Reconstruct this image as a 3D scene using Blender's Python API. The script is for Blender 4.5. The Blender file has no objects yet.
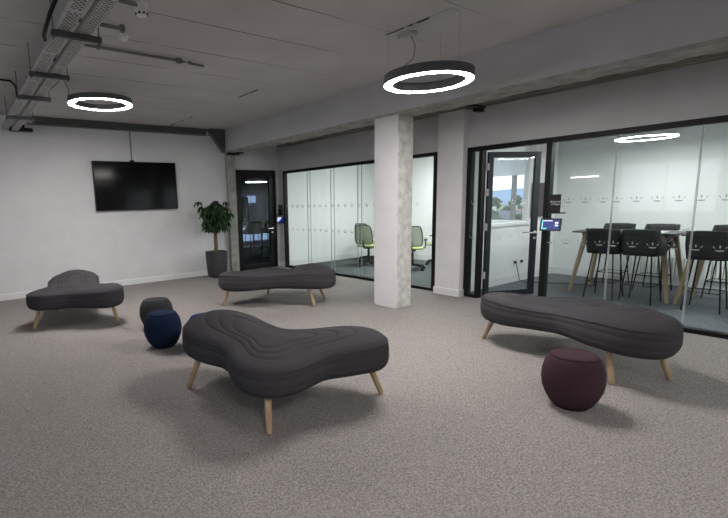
import bpy, math, random
from mathutils import Matrix, Vector, noise
random.seed(7)
S = bpy.context.scene
COL = S.collection
PI = math.pi

# ------------------------------------------------------------------ materials
def mat(name, col, rough=.6, metal=0, spec=.5, emit=None, estr=1):
    m = bpy.data.materials.new(name); m.use_nodes = True
    b = m.node_tree.nodes['Principled BSDF']
    b.inputs['Base Color'].default_value = (*col, 1)
    b.inputs['Roughness'].default_value = rough
    b.inputs['Metallic'].default_value = metal
    b.inputs['Specular IOR Level'].default_value = spec
    if emit:
        b.inputs['Emission Color'].default_value = (*emit, 1)
        b.inputs['Emission Strength'].default_value = estr
    return m

def nmat(name, c1, c2, scale, rough=.8, bump=0, bscale=None, detail=4, stretch=(1, 1, 1), lo=.35, hi=.65, spec=.4, space='Object'):
    m = mat(name, c1, rough, spec=spec); nt = m.node_tree; N = nt.nodes; L = nt.links
    b = N['Principled BSDF']
    tc = N.new('ShaderNodeTexCoord'); mp = N.new('ShaderNodeMapping'); mp.inputs['Scale'].default_value = stretch
    L.new(tc.outputs[space], mp.inputs['Vector'])
    t = N.new('ShaderNodeTexNoise'); t.inputs['Scale'].default_value = scale; t.inputs['Detail'].default_value = detail
    L.new(mp.outputs[0], t.inputs['Vector'])
    r = N.new('ShaderNodeValToRGB'); r.color_ramp.elements[0].position = lo; r.color_ramp.elements[1].position = hi
    r.color_ramp.elements[0].color = (*c1, 1); r.color_ramp.elements[1].color = (*c2, 1)
    L.new(t.outputs['Fac'], r.inputs[0]); L.new(r.outputs[0], b.inputs['Base Color'])
    if bump:
        t2 = N.new('ShaderNodeTexNoise'); t2.inputs['Scale'].default_value = bscale or scale; t2.inputs['Detail'].default_value = 3
        L.new(mp.outputs[0], t2.inputs['Vector'])
        bm = N.new('ShaderNodeBump'); bm.inputs['Strength'].default_value = bump; bm.inputs['Distance'].default_value = .01
        L.new(t2.outputs['Fac'], bm.inputs['Height']); L.new(bm.outputs[0], b.inputs['Normal'])
    return m

def carpet_mat(name, c1, c2, c3):
    m = nmat(name, c1, c2, 80, .95, .8, 130, 3, spec=.1, lo=.36, hi=.64)
    nt = m.node_tree; N = nt.nodes; L = nt.links; b = N['Principled BSDF']
    ramp = b.inputs['Base Color'].links[0].from_node
    tc = [n for n in N if n.type == 'TEX_COORD'][0]
    v = N.new('ShaderNodeTexVoronoi'); v.inputs['Scale'].default_value = 130
    L.new(tc.outputs['Object'], v.inputs['Vector'])
    sep = N.new('ShaderNodeSeparateColor'); L.new(v.outputs['Color'], sep.inputs[0])
    r2 = N.new('ShaderNodeValToRGB'); r2.color_ramp.elements[0].position = .15; r2.color_ramp.elements[1].position = .85
    r2.color_ramp.elements[0].color = (*c3, 1); r2.color_ramp.elements[1].color = (*c2, 1)
    L.new(sep.outputs[0], r2.inputs[0])
    mx = N.new('ShaderNodeMixRGB'); mx.inputs[0].default_value = .45
    L.new(ramp.outputs[0], mx.inputs[1]); L.new(r2.outputs[0], mx.inputs[2]); L.new(mx.outputs[0], b.inputs['Base Color'])
    return m

def glass_mat(name, tint, refl=1.0, ior=1.5):
    m = bpy.data.materials.new(name); m.use_nodes = True; nt = m.node_tree; N = nt.nodes; L = nt.links
    N.clear()
    out = N.new('ShaderNodeOutputMaterial'); tr = N.new('ShaderNodeBsdfTransparent'); tr.inputs[0].default_value = (*tint, 1)
    gl = N.new('ShaderNodeBsdfGlossy'); gl.inputs['Roughness'].default_value = .01; gl.inputs['Color'].default_value = (refl, refl, refl, 1)
    fr = N.new('ShaderNodeFresnel'); fr.inputs['IOR'].default_value = ior
    mx = N.new('ShaderNodeMixShader'); geo = N.new('ShaderNodeNewGeometry'); inv = N.new('ShaderNodeMath'); inv.operation = 'SUBTRACT'; inv.inputs[0].default_value = 1; L.new(geo.outputs['Backfacing'], inv.inputs[1])
    ml = N.new('ShaderNodeMath'); ml.operation = 'MULTIPLY'; L.new(fr.outputs[0], ml.inputs[0]); L.new(inv.outputs[0], ml.inputs[1])
    L.new(ml.outputs[0], mx.inputs[0]); L.new(tr.outputs[0], mx.inputs[1]); L.new(gl.outputs[0], mx.inputs[2])
    L.new(mx.outputs[0], out.inputs[0])
    return m

def ceiling_mat():
    m = nmat('painted_slab', (.52, .50, .49), (.58, .56, .55), 1.3, .85, .25, 9, 6)
    nt = m.node_tree; N = nt.nodes; L = nt.links; b = N['Principled BSDF']
    base = b.inputs['Base Color'].links[0].from_node
    tc = [n for n in N if n.type == 'TEX_COORD'][0]
    sp = N.new('ShaderNodeSeparateXYZ'); L.new(tc.outputs['Object'], sp.inputs[0])
    def mth(op, a, v=None, u=None):
        n = N.new('ShaderNodeMath'); n.operation = op; L.new(a, n.inputs[0])
        if v is not None: n.inputs[1].default_value = v
        if u is not None: L.new(u, n.inputs[1])
        return n.outputs[0]
    wob = N.new('ShaderNodeTexNoise'); wob.inputs['Scale'].default_value = 3; L.new(tc.outputs['Object'], wob.inputs['Vector'])
    y = mth('ADD', sp.outputs[1], -3.235)
    y = mth('ADD', y, u=mth('MULTIPLY', wob.outputs['Fac'], .012))
    y = mth('DIVIDE', y, .729)
    f = mth('FRACT', y)
    d = mth('ABSOLUTE', mth('ADD', f, -.5))          # .5 at joint
    line = mth('GREATER_THAN', d, .4915)
    mp = N.new('ShaderNodeMapping'); mp.inputs['Scale'].default_value = (.9, 2.7, 1); L.new(tc.outputs['Object'], mp.inputs[0])
    br = N.new('ShaderNodeTexNoise'); br.inputs['Scale'].default_value = 1.6; br.inputs['Detail'].default_value = 6; L.new(mp.outputs[0], br.inputs['Vector'])
    amt = mth('MULTIPLY', mth('ADD', br.outputs['Fac'], -.37), 6)
    n = N.new('ShaderNodeClamp'); L.new(amt, n.inputs[0])
    # joints show less towards the beam
    fx = N.new('ShaderNodeMapRange'); fx.inputs['From Min'].default_value = 2.6; fx.inputs['From Max'].default_value = 4.4
    fx.inputs['To Min'].default_value = 1; fx.inputs['To Max'].default_value = .12; L.new(sp.outputs[0], fx.inputs[0])
    fac = mth('MULTIPLY', mth('MULTIPLY', line, u=n.outputs[0]), u=fx.outputs[0])
    mx = N.new('ShaderNodeMixRGB'); L.new(fac, mx.inputs[0]); L.new(base.outputs[0], mx.inputs[1]); mx.inputs[2].default_value = (.035, .033, .032, 1)
    L.new(mx.outputs[0], b.inputs['Base Color'])
    return m

M = {}
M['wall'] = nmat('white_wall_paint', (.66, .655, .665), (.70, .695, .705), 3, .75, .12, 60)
M['shadewall'] = nmat('shaded_wall_paint', (.50, .495, .50), (.54, .535, .54), 3, .75, .12, 60)  # white wall paint darkened, so the colour carries the dimmer light there
M['nearwall'] = mat('grey_wall_paint', (.22, .22, .225), .8)
M['roomwall'] = nmat('room_wall_paint', (.77, .785, .78), (.80, .81, .805), 2, .8, .1, 60)
M['ceil'] = ceiling_mat()
M['beam'] = nmat('beam_paint', (.47, .47, .485), (.51, .51, .52), 2, .8, .2, 14)
M['colpaint'] = nmat('column_paint', (.70, .68, .70), (.74, .72, .73), 3, .6, .15, 30)
M['concrete'] = nmat('raw_concrete', (.26, .255, .23), (.42, .41, .38), 7, .9, .9, 26, 8, lo=.3, hi=.7)
M['colconc'] = nmat('column_concrete', (.42, .41, .38), (.64, .63, .60), 9, .9, 1.0, 40, 8, lo=.3, hi=.62)
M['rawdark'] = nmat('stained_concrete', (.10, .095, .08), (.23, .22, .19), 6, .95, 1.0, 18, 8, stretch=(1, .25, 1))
M['skirt'] = mat('white_gloss_skirting', (.74, .73, .74), .45)
M['carpet'] = carpet_mat('hall_carpet', (.19, .172, .165), (.40, .37, .358), (.15, .137, .133))
M['carpet2'] = carpet_mat('room_carpet', (.10, .112, .13), (.21, .228, .25), (.06, .068, .08))
M['carpet3'] = carpet_mat('meeting_carpet', (.075, .085, .085), (.14, .155, .155), (.045, .05, .052))
M['fabric'] = nmat('charcoal_wool', (.051, .048, .053), (.068, .065, .071), 260, .95, .35, 400, 2, spec=.05)
M['oak'] = nmat('oak', (.38, .265, .155), (.52, .38, .235), 12, .5, .1, 40, 5, stretch=(1, 1, .12))
M['oakdark'] = nmat('weathered_oak', (.30, .22, .13), (.44, .34, .21), 12, .55, .1, 40, 5, stretch=(1, 1, .12))
M['navy'] = nmat('navy_wool', (.007, .014, .036), (.011, .022, .054), 260, .95, .35, 400, 2, spec=.15)
M['blue'] = nmat('bright_blue_wool', (.014, .024, .12), (.02, .034, .16), 260, .95, .35, 400, 2, spec=.15)
M['blackwool'] = nmat('black_wool', (.030, .031, .034), (.044, .045, .048), 260, .95, .35, 400, 2, spec=.15)
M['maroon'] = nmat('plum_wool', (.044, .022, .030), (.064, .033, .043), 260, .95, .35, 400, 2, spec=.15)
M['black'] = mat('black_powder_coat', (.004, .004, .0045), .5, spec=.25)
M['leafframe'] = mat('black_door_paint', (.009, .011, .018), .4, spec=.35)
M['blackpl'] = mat('black_plastic', (.008, .008, .009), .5, spec=.3)
M['gloss'] = mat('black_screen_glass', (.003, .003, .0035), .12, spec=.22)
M['steel'] = mat('brushed_steel', (.62, .62, .62), .3, 1)
M['galv'] = nmat('galvanised_steel', (.42, .42, .42), (.56, .56, .56), 30, .55)
M['galv'].node_tree.nodes['Principled BSDF'].inputs['Metallic'].default_value = .25
M['conduit'] = mat('grey_painted_conduit', (.17, .168, .165), .6)
M['conduitdark'] = mat('dark_grey_trunking', (.075, .075, .075), .7)
M['glass'] = glass_mat('partition_glass', (.945, .975, .965), .8)
M['glass2'] = glass_mat('clear_glass', (.95, .97, .975), .7)
M['smoked'] = glass_mat('door_glass', (.80, .86, .92), .9)
M['seal'] = mat('clear_joint_strip', (.45, .48, .485), .3)
_n = M['seal'].node_tree; _t = _n.nodes.new('ShaderNodeBsdfTransparent'); _x = _n.nodes.new('ShaderNodeMixShader'); _x.inputs[0].default_value = .42
_o = [q for q in _n.nodes if q.type == 'OUTPUT_MATERIAL'][0]; _n.links.new(_n.nodes['Principled BSDF'].outputs[0], _x.inputs[2]); _n.links.new(_t.outputs[0], _x.inputs[1]); _n.links.new(_x.outputs[0], _o.inputs[0])
M['seal2'] = mat('grey_joint_strip', (.34, .40, .39), .3)
M['decal'] = mat('frosted_vinyl', (.34, .36, .365), .6)
M['lampbody'] = mat('dark_grey_lamp_body', (.085, .085, .09), .45)
LS = 172
M['lamp'] = mat('lit_diffuser', (.9, .9, .9), .5, emit=(1, .965, .94), estr=LS)
M['lamp2'] = mat('room_lit_diffuser', (.9, .9, .9), .5, emit=(.98, 1, .99), estr=LS * 1.15)
M['lamp3'] = mat('dim_lit_diffuser', (.9, .9, .9), .5, emit=(.9, .95, 1), estr=26)
M['wire'] = mat('grey_wire', (.10, .10, .10), .5)
M['white'] = mat('white_plastic', (.75, .75, .74), .4)
M['offwhite'] = mat('white_enamel', (.80, .81, .78), .45)
M['pot'] = nmat('dark_stone_pot', (.035, .035, .037), (.05, .05, .052), 14, .6, .1)
M['soil'] = nmat('potting_soil', (.02, .014, .01), (.05, .035, .022), 60, 1, .8)
M['bark'] = nmat('brown_bark', (.10, .075, .04), (.20, .15, .085), 30, .9, .6, 60, 5, stretch=(1, 1, .3))
M['leaf'] = nmat('leaf_green', (.008, .027, .008), (.018, .056, .014), 9, .5, 0, spec=.35)
M['mesh'] = nmat('lime_mesh', (.46, .52, .34), (.54, .60, .42), 200, .8)
_n = M['mesh'].node_tree; _t = _n.nodes.new('ShaderNodeBsdfTransparent'); _x = _n.nodes.new('ShaderNodeMixShader'); _x.inputs[0].default_value = .5
_o = [q for q in _n.nodes if q.type == 'OUTPUT_MATERIAL'][0]; _n.links.new(_n.nodes['Principled BSDF'].outputs[0], _x.inputs[2]); _n.links.new(_t.outputs[0], _x.inputs[1]); _n.links.new(_x.outputs[0], _o.inputs[0])
M['limeseat'] = nmat('lime_seat', (.30, .36, .14), (.36, .42, .19), 120, .9)
M['barshell'] = mat('black_upholstery', (.014, .014, .016), .65)
M['tabletop'] = mat('dark_tabletop', (.035, .035, .038), .35)
M['whitetop'] = mat('white_tabletop', (.7, .7, .7), .4)
M['darkroom'] = nmat('slate_wall_paint', (.16, .19, .23), (.19, .22, .26), 2, .8)
M['darkfloor'] = nmat('black_carpet', (.02, .022, .025), (.04, .042, .046), 60, .95)
M['blind'] = mat('white_roller_blind', (.7, .73, .74), .8)
_n = M['blind'].node_tree; _t = _n.nodes.new('ShaderNodeBsdfTranslucent'); _t.inputs[0].default_value = (.6, .65, .68, 1); _x = _n.nodes.new('ShaderNodeMixShader'); _x.inputs[0].default_value = .5
_o = [q for q in _n.nodes if q.type == 'OUTPUT_MATERIAL'][0]; _n.links.new(_n.nodes['Principled BSDF'].outputs[0], _x.inputs[2]); _n.links.new(_t.outputs[0], _x.inputs[1]); _n.links.new(_x.outputs[0], _o.inputs[0])
M['green'] = mat('green_card', (.012, .07, .042), .5)
M['tabblue'] = mat('tablet_navy', (.005, .01, .06), .4, spec=.2, emit=(.01, .03, .22), estr=.8)
M['tabcyan'] = mat('tablet_cyan', (.05, .4, .45), .3, emit=(.06, .55, .60), estr=1)
M['tabwhite'] = mat('tablet_white', (.6, .6, .7), .3, emit=(.6, .62, .85), estr=.9)
M['textgrey'] = mat('white_print', (.6, .58, .6), .5)
M['grass'] = nmat('meadow_green', (.16, .20, .12), (.26, .30, .20), .05, .95, space='Object')
M['hill'] = nmat('blue_hill', (.24, .33, .45), (.30, .39, .50), .01, 1, spec=0)
M['tree'] = nmat('tree_green', (.04, .06, .035), (.085, .11, .07), .9, .9)
M['treedark'] = nmat('conifer_green', (.012, .035, .018), (.04, .075, .035), .9, .9)
M['render'] = nmat('pale_render', (.60, .58, .54), (.68, .66, .62), .6, .9)
M['slate'] = nmat('slate_roof', (.12, .12, .14), (.20, .20, .22), 2, .8)
M['tile'] = nmat('red_roof_tile', (.35, .12, .07), (.45, .18, .10), 2, .8)
M['pane'] = mat('dark_window_pane', (.05, .06, .08), .15)

# ------------------------------------------------------------------ mesh builder
class MB:
    def __init__(s): s.v = []; s.f = []; s.m = []; s.cur = 0
    def add(s, vs, fs):
        o = len(s.v); s.v += [tuple(v) for v in vs]; s.f += [tuple(i + o for i in f) for f in fs]; s.m += [s.cur] * len(fs); return s
    def box(s, x0, x1, y0, y1, z0, z1):
        vs = [(x, y, z) for z in (z0, z1) for y in (y0, y1) for x in (x0, x1)]
        return s.add(vs, [(0, 2, 3, 1), (4, 5, 7, 6), (0, 1, 5, 4), (2, 6, 7, 3), (0, 4, 6, 2), (1, 3, 7, 5)])
    def tube(s, pts, r, n=8, cap=True):
        pts = [Vector(p) for p in pts]; rs = r if isinstance(r, (list, tuple)) else [r] * len(pts)
        vs = []; prev = None
        for i, p in enumerate(pts):
            d = (pts[min(i + 1, len(pts) - 1)] - pts[max(i - 1, 0)]).normalized()
            if prev is None:
                u = d.cross(Vector((0, 0, 1)) if abs(d.z) < .9 else Vector((1, 0, 0))).normalized()
            else:
                u = (prev - d * prev.dot(d)).normalized()
            prev = u; w = d.cross(u)
            for k in range(n):
                a = 2 * PI * k / n; vs.append(p + (u * math.cos(a) + w * math.sin(a)) * rs[i])
        fs = [(i * n + k, i * n + (k + 1) % n, (i + 1) * n + (k + 1) % n, (i + 1) * n + k) for i in range(len(pts) - 1) for k in range(n)]
        if cap: fs += [tuple(range(n - 1, -1, -1)), tuple((len(pts) - 1) * n + k for k in range(n))]
        return s.add(vs, fs)
    def lathe(s, prof, cx=0, cy=0, n=32, sq=0):
        vs = []; 
        for r, z in prof:
            for k in range(n):
                a = 2 * PI * k / n; e = 1
                if sq: e = 1 / (abs(math.cos(a)) ** sq + abs(math.sin(a)) ** sq) ** (1 / sq)
                vs.append((cx + r * e * math.cos(a), cy + r * e * math.sin(a), z))
        fs = [(i * n + k, i * n + (k + 1) % n, (i + 1) * n + (k + 1) % n, (i + 1) * n + k) for i in range(len(prof) - 1) for k in range(n)]
        if prof[0][0] > 1e-6: fs.append(tuple(range(n - 1, -1, -1)))
        if prof[-1][0] > 1e-6: fs.append(tuple((len(prof) - 1) * n + k for k in range(n)))
        return s.add(vs, fs)
    def prism(s, poly, axis, a, b):
        # poly in the two other axes
        def mk(p, t):
            return {'x': (t, p[0], p[1]), 'y': (p[0], t, p[1]), 'z': (p[0], p[1], t)}[axis]
        n = len(poly); vs = [mk(p, a) for p in poly] + [mk(p, b) for p in poly]
        return s.add(vs, [tuple(range(n - 1, -1, -1)), tuple(range(n, 2 * n))] + [(i, (i + 1) % n, n + (i + 1) % n, n + i) for i in range(n)])
    def ring(s, cx, cy, ro, ri, z0, z1, n=72):
        vs = []
        for r, z in ((ro, z0), (ro, z1), (ri, z1), (ri, z0)):
            vs += [(cx + r * math.cos(2 * PI * k / n), cy + r * math.sin(2 * PI * k / n), z) for k in range(n)]
        return s.add(vs, [(j * n + k, j * n + (k + 1) % n, ((j + 1) % 4) * n + (k + 1) % n, ((j + 1) % 4) * n + k) for j in range(4) for k in range(n)])
    def rbox(s, x0, x1, y0, y1, z0, z1, r=.02, n=4):
        # box with corners rounded about z
        P_ = []
        for cx, cy, a0 in ((x1 - r, y1 - r, 0), (x0 + r, y1 - r, 90), (x0 + r, y0 + r, 180), (x1 - r, y0 + r, 270)):
            for k in range(n + 1):
                a = math.radians(a0 + 90 * k / n); P_.append((cx + r * math.cos(a), cy + r * math.sin(a)))
        return s.prism(P_, 'z', z0, z1)

XF = {}
def finish_normals(me):
    import bmesh
    bm = bmesh.new(); bm.from_mesh(me); bmesh.ops.recalc_face_normals(bm, faces=bm.faces); bm.to_mesh(me); bm.free()
def make(name, mb, mats, parent=None, world=True, smooth=False, bevel=0, normals=True):
    mats = mats if isinstance(mats, (list, tuple)) else [mats]
    me = bpy.data.meshes.new(name); vs = mb.v
    org = None
    if parent is None:
        xs = [v[0] for v in vs]; ys = [v[1] for v in vs]; zs = [v[2] for v in vs]
        org = Vector(((min(xs) + max(xs)) / 2, (min(ys) + max(ys)) / 2, min(zs))); vs = [Vector(v) - org for v in vs]
    elif world:
        inv = XF[parent.name].inverted(); vs = [inv @ Vector(v) for v in vs]
    me.from_pydata([tuple(v) for v in vs], [], mb.f)
    for m in mats: me.materials.append(m)
    if len(mats) > 1:
        for p, k in zip(me.polygons, mb.m): p.material_index = k
    if normals: finish_normals(me)
    if smooth: me.polygons.foreach_set('use_smooth', [True] * len(me.polygons))
    o = bpy.data.objects.new(name, me); COL.objects.link(o)
    if parent is not None: o.parent = parent; XF[o.name] = XF[parent.name]
    else: o.location = org; XF[o.name] = Matrix.Translation(org)
    if bevel:
        b = o.modifiers.new('bevel', 'BEVEL'); b.width = bevel; b.segments = 2; b.limit_method = 'ANGLE'
    if smooth and smooth != 'full':
        try: me.set_sharp_from_angle(angle=math.radians(40))
        except Exception: pass
    return o
def tag(o, label=None, cat=None, group=None, kind=None):
    if label: o['label'] = label
    if cat: o['category'] = cat
    if group: o['group'] = group
    if kind: o['kind'] = kind
    return o
def thing(name, loc, rz, label, cat, group=None, kind=None):
    o = bpy.data.objects.new(name, None); COL.objects.link(o); o.location = loc; o.rotation_euler = (0, 0, rz)
    o.empty_display_size = .1
    XF[o.name] = Matrix.Translation(loc) @ Matrix.Rotation(rz, 4, 'Z')
    return tag(o, label, cat, group, kind)
def struct(name, mb, m, label=None, parent=None, **k):
    o = make(name, mb, m, parent, **k)
    if parent is None: o['kind'] = 'structure'; o['label'] = label or name.replace('_', ' '); o['category'] = name.split('_')[0]
    return o
def dup(root, loc, rz, label, group=None):
    r = root.copy(); COL.objects.link(r); r.location = loc; r.rotation_euler = (0, 0, rz); r['label'] = label
    if group: r['group'] = group
    for ch in list(root.children):
        c = ch.copy(); COL.objects.link(c); c.parent = r
        for g in list(ch.children):
            d = g.copy(); COL.objects.link(d); d.parent = c
    return r

# ------------------------------------------------------------------ the shell
CZ = 3.17; WY = 9.35; GX = 6.5; BX = 9.7; HX0, HY0 = -5.0, -5.0
struct('floor', MB().box(HX0, 6.54, HY0, WY, -.15, 0), M['carpet'], 'grey beige loop pile carpet of the open lounge')
struct('floor', MB().box(6.54, BX, -4, 4.385, -.15, 0), M['carpet2'], 'blue grey carpet behind the right glass wall')
struct('floor', MB().box(6.54, BX, 4.385, 9.2, -.15, 0), M['carpet3'], 'dark grey carpet behind the left glass wall')
struct('floor', MB().box(4.2, 11, WY, 15, -.15, 0), M['darkfloor'], 'dark floor seen through the black glass door')
struct('ceiling', MB().box(HX0, 5.0, HY0, WY + .15, CZ, CZ + .2), M['ceil'], 'grey painted concrete ceiling of the lounge with open joints')
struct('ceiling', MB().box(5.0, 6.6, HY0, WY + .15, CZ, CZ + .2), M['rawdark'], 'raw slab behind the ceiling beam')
struct('ceiling', MB().box(6.6, BX, -4, 9.2, 2.95, 3.1), M['roomwall'], 'ceiling of the glazed rooms')
struct('ceiling', MB().box(4.2, 11, WY + .15, 15, 2.8, 2.95), M['darkroom'], 'ceiling of the room behind the black glass door')
# walls
w = MB().box(HX0 - .15, 5.305, WY, WY + .15, 0, CZ).box(5.305, 6.40, WY, WY + .15, 2.33, CZ).box(6.40, 6.6, WY, WY + .15, 0, CZ)
struct('wall_left', w, M['wall'], 'pale wall that carries the black television')
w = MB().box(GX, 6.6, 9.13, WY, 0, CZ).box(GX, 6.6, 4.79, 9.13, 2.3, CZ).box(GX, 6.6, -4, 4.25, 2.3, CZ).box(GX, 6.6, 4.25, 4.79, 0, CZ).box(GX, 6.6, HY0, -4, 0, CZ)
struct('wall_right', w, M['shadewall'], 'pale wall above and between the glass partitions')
struct('wall_pier', MB().box(6.375, GX, 4.25, 4.70, 0, 2.86), M['colpaint'], 'white pier between the two glass partitions')
# the hall goes on behind the camera, with windows in the side and end walls
w = MB().box(HX0 - .15, HX0, HY0, WY, 0, .9).box(HX0 - .15, HX0, HY0, WY, 2.5, CZ)
w.box(HX0 - .15, HX0, HY0, .95, .9, 2.5).box(HX0 - .15, HX0, 3.4, 3.75, .9, 2.5).box(HX0 - .15, HX0, 6.2, WY, .9, 2.5)
struct('wall_near', w, M['nearwall'], 'window wall of the lounge')
w = MB().box(HX0, GX, HY0 - .15, HY0, 0, CZ)
struct('wall_back', w, M['nearwall'], 'end wall of the lounge')
# walls of the glazed rooms
struct('wall_meeting_end', MB().box(6.6, BX + .15, 9.2, 9.35, 0, 2.95), M['roomwall'], 'pale end wall of the left glazed room')
w = MB().box(6.6, 7.2, 4.385, 4.46, 0, 2.95).box(8.66, BX, 4.385, 4.46, 0, 2.95).box(7.2, 8.66, 4.385, 4.46, 0, 1.05).box(7.2, 8.66, 4.385, 4.46, 2.5, 2.95)
struct('wall_between_rooms', w, M['roomwall'], 'pale wall between the two glazed rooms with a window opening')
w = MB().box(BX, BX + .15, -4, 4.7, 0, 2.95).box(BX, BX + .15, 4.7, 7.22, 0, 1.0).box(BX, BX + .15, 4.7, 7.22, 2.5, 2.95).box(BX, BX + .15, 7.22, 9.2, 0, 2.95)
struct('wall_rooms_far', w, M['roomwall'], 'pale outer wall of the glazed rooms')
w = MB().box(6.6, BX, -4.15, -4, 0, .8).box(6.6, BX, -4.15, -4, 2.6, 2.95).box(6.6, 7.0, -4.15, -4, .8, 2.6).box(9.3, BX, -4.15, -4, .8, 2.6)
struct('wall_room_end', w, M['roomwall'], 'end wall of the right glazed room')
w = MB().box(4.2, 8.6, 15, 15.15, 0, 2.95).box(8.6, 11, 15, 15.15, 0, 2.95)
struct('wall_dark_room', MB().box(4.2, 11, 15, 15.15, 0, 2.8).box(4.05, 4.2, WY + .15, 15, 0, 2.8).box(11, 11.15, WY + .15, 15, 0, 2.8).box(6.6, 11, WY + .0, WY + .15, 0, 2.8), M['darkroom'], 'slate coloured wall of the room behind the black door')
# skirting boards
def skirt_poly(d=.016, h=.115): return [(0, 0), (d, 0), (d, h - .015), (d * .5, h), (0, h)]
b = MB(); b.prism([(WY - a, z) for a, z in skirt_poly()], 'x', HX0, 5.07); struct('baseboard_left', b, M['skirt'], 'white skirting along the television wall')
b = MB(); b.prism([(WY - a, z) for a, z in skirt_poly()], 'x', 6.41, GX); b.prism([(GX - a, z) for a, z in skirt_poly()], 'y', 9.14, WY)
struct('baseboard_corner', b, M['skirt'], 'white skirting beside the black glass door')
b = MB(); b.prism([(6.375 - a, z) for a, z in skirt_poly()], 'y', 4.235, 4.715); b.box(6.36, GX, 4.235, 4.25, 0, .11).box(6.36, GX, 4.70, 4.715, 0, .11)
struct('baseboard_pier', b, M['skirt'], 'white skirting around the pier')
b = MB(); b.box(BX - .016, BX, -4, 4.385, 0, .14).box(6.61, BX - .016, 4.369, 4.385, 0, .14)
struct('baseboard_room', b, M['skirt'], 'white skirting in the right glazed room')
b = MB(); b.box(BX - .016, BX, 4.46, 9.2, 0, .14).box(6.61, BX - .016, 9.184, 9.2, 0, .14)
struct('baseboard_meeting', b, M['skirt'], 'white skirting in the left glazed room')

# column, pilaster, beam
c = MB(); c.box(5.02, 5.335, 4.34, 4.775, 0, 2.70); c.m = [0, 0, 1, 0, 0, 1]
col = struct('concrete_column', c, [M['colpaint'], M['colconc']], 'square column painted white with one bare concrete side', bevel=.008)
struct('concrete_pilaster', MB().box(5.07, 5.27, 9.24, WY, 0, 2.69), M['concrete'], 'bare concrete pilaster beside the black glass door', bevel=.006)
bm_ = MB(); bm_.box(5.0, 5.34, HY0, WY, 2.72, CZ)
beam = struct('ceiling_beam', bm_, M['beam'], 'deep painted ceiling beam carried by the column')
und = MB(); n = 150; random.seed(3)
ys = [HY0 + (WY - HY0) * k / n for k in range(n + 1)]; zz = [2.685 + random.uniform(-.006, .006) for _ in ys]; xx = [4.982 + random.uniform(-.001, .006) for _ in ys]
vs = []; fs = []
for y, z, x in zip(ys, zz, xx): vs += [(x + .02, y, 2.722), (x + .02, y, z), (5.338, y, z - .004), (5.338, y, 2.722)]
for k in range(n):
    o = 4 * k; fs += [(o + j, o + j + 1, o + 5 + j, o + 4 + j) for j in range(3)]
und.add(vs, fs); make('rough_underside', und, M['concrete'], beam)
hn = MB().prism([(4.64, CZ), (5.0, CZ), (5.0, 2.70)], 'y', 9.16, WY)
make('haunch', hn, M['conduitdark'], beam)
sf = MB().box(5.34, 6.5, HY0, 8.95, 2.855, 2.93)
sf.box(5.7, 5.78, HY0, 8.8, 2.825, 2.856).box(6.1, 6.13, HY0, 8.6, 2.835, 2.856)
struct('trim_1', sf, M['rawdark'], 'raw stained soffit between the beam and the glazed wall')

# ------------------------------------------------------------------ glass partitions
def crown(mb, x, cy, z, s=1.0, t=.0012):
    s *= 1.1
    def q(pts): mb.prism([(cy + a * s, z + b_ * s) for a, b_ in pts], 'x', x - t, x)
    q([(-.030, -.030), (0, -.034), (.030, -.030), (.030, -.020), (0, -.020), (-.030, -.020)])
    q([(-.042, -.002), (-.033, -.010), (-.044, .014), (-.056, .018)])
    q([(.042, -.002), (.033, -.010), (.044, .014), (.056, .018)])
    q([(0, -.006), (.008, .012), (0, .032), (-.008, .012)])
def decals(mb, joints, x, s=1):
    for j in joints:
        for d in (.045, .24, .435, .63):
            for z in (.95, 1.48): crown(mb, x, j - d, z, s)

g1 = thing('window_1', (GX, 6.95, 0), 0, 'left glass partition in black frame in front of the office chairs', 'window', kind='structure')
f = MB().box(6.49, 6.59, 4.79, 9.13, 2.245, 2.3).box(6.49, 6.59, 4.79, 9.13, 0, .045).box(6.49, 6.59, 9.085, 9.13, .045, 2.245).box(6.49, 6.59, 4.79, 4.86, .045, 2.245)
make('frame', f, M['black'], g1)
J1 = [9.02, 8.21, 7.42, 6.62, 5.82]
p = MB().box(6.50, 6.508, 4.86, 9.085, .045, 2.245)
make('glass_pane', p, M['glass'], g1)
p = MB()
for j in J1[1:]: p.box(6.499, 6.509, j - .007, j + .007, .045, 2.245)
for j in J1[1:]: p.box(6.499, 6.509, j - .108, j - .096, .045, 2.245)
make('joint_strip', p, M['seal2'], g1)
p = MB(); decals(p, [9.02, 8.21, 7.42, 6.62, 5.82], 6.4985, .9); make('crown_decals', p, M['decal'], g1)

g2 = thing('window_2', (GX, 1, 0), 0, 'right glass partition in black frame with rows of crown decals', 'window', kind='structure')
f = MB().box(6.49, 6.59, -4, 4.25, 2.235, 2.3).box(6.49, 6.59, -4, 3.06, 0, .045).box(6.49, 6.59, 4.18, 4.25, 0, 2.235).box(6.49, 6.59, 3.02, 3.09, 0, 2.235)
f.box(6.49, 6.59, 4.0, 4.055, 0, 2.235).box(6.49, 6.59, 4.055, 4.18, 0, .05).box(6.49, 6.59, -4, -3.95, 0, 2.235)
make('frame', f, M['black'], g2)
J2 = [3.02, 2.29, 1.52, .75, -.02, -.79, -1.56, -2.33, -3.1]
p = MB().box(6.50, 6.508, -3.95, 3.02, .045, 2.235).box(6.50, 6.508, 4.055, 4.18, .05, 2.235)
make('glass_pane', p, M['glass'], g2)
p = MB()
for j in J2[1:]: p.box(6.498, 6.51, j - .009, j + .009, .045, 2.235)
make('joint_strip', p, M['seal'], g2)
p = MB(); decals(p, J2, 6.4985); crown(p, 6.4985, 4.118, .95, .9); crown(p, 6.4985, 4.118, 1.48, .9); make('crown_decals', p, M['decal'], g2)

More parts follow.
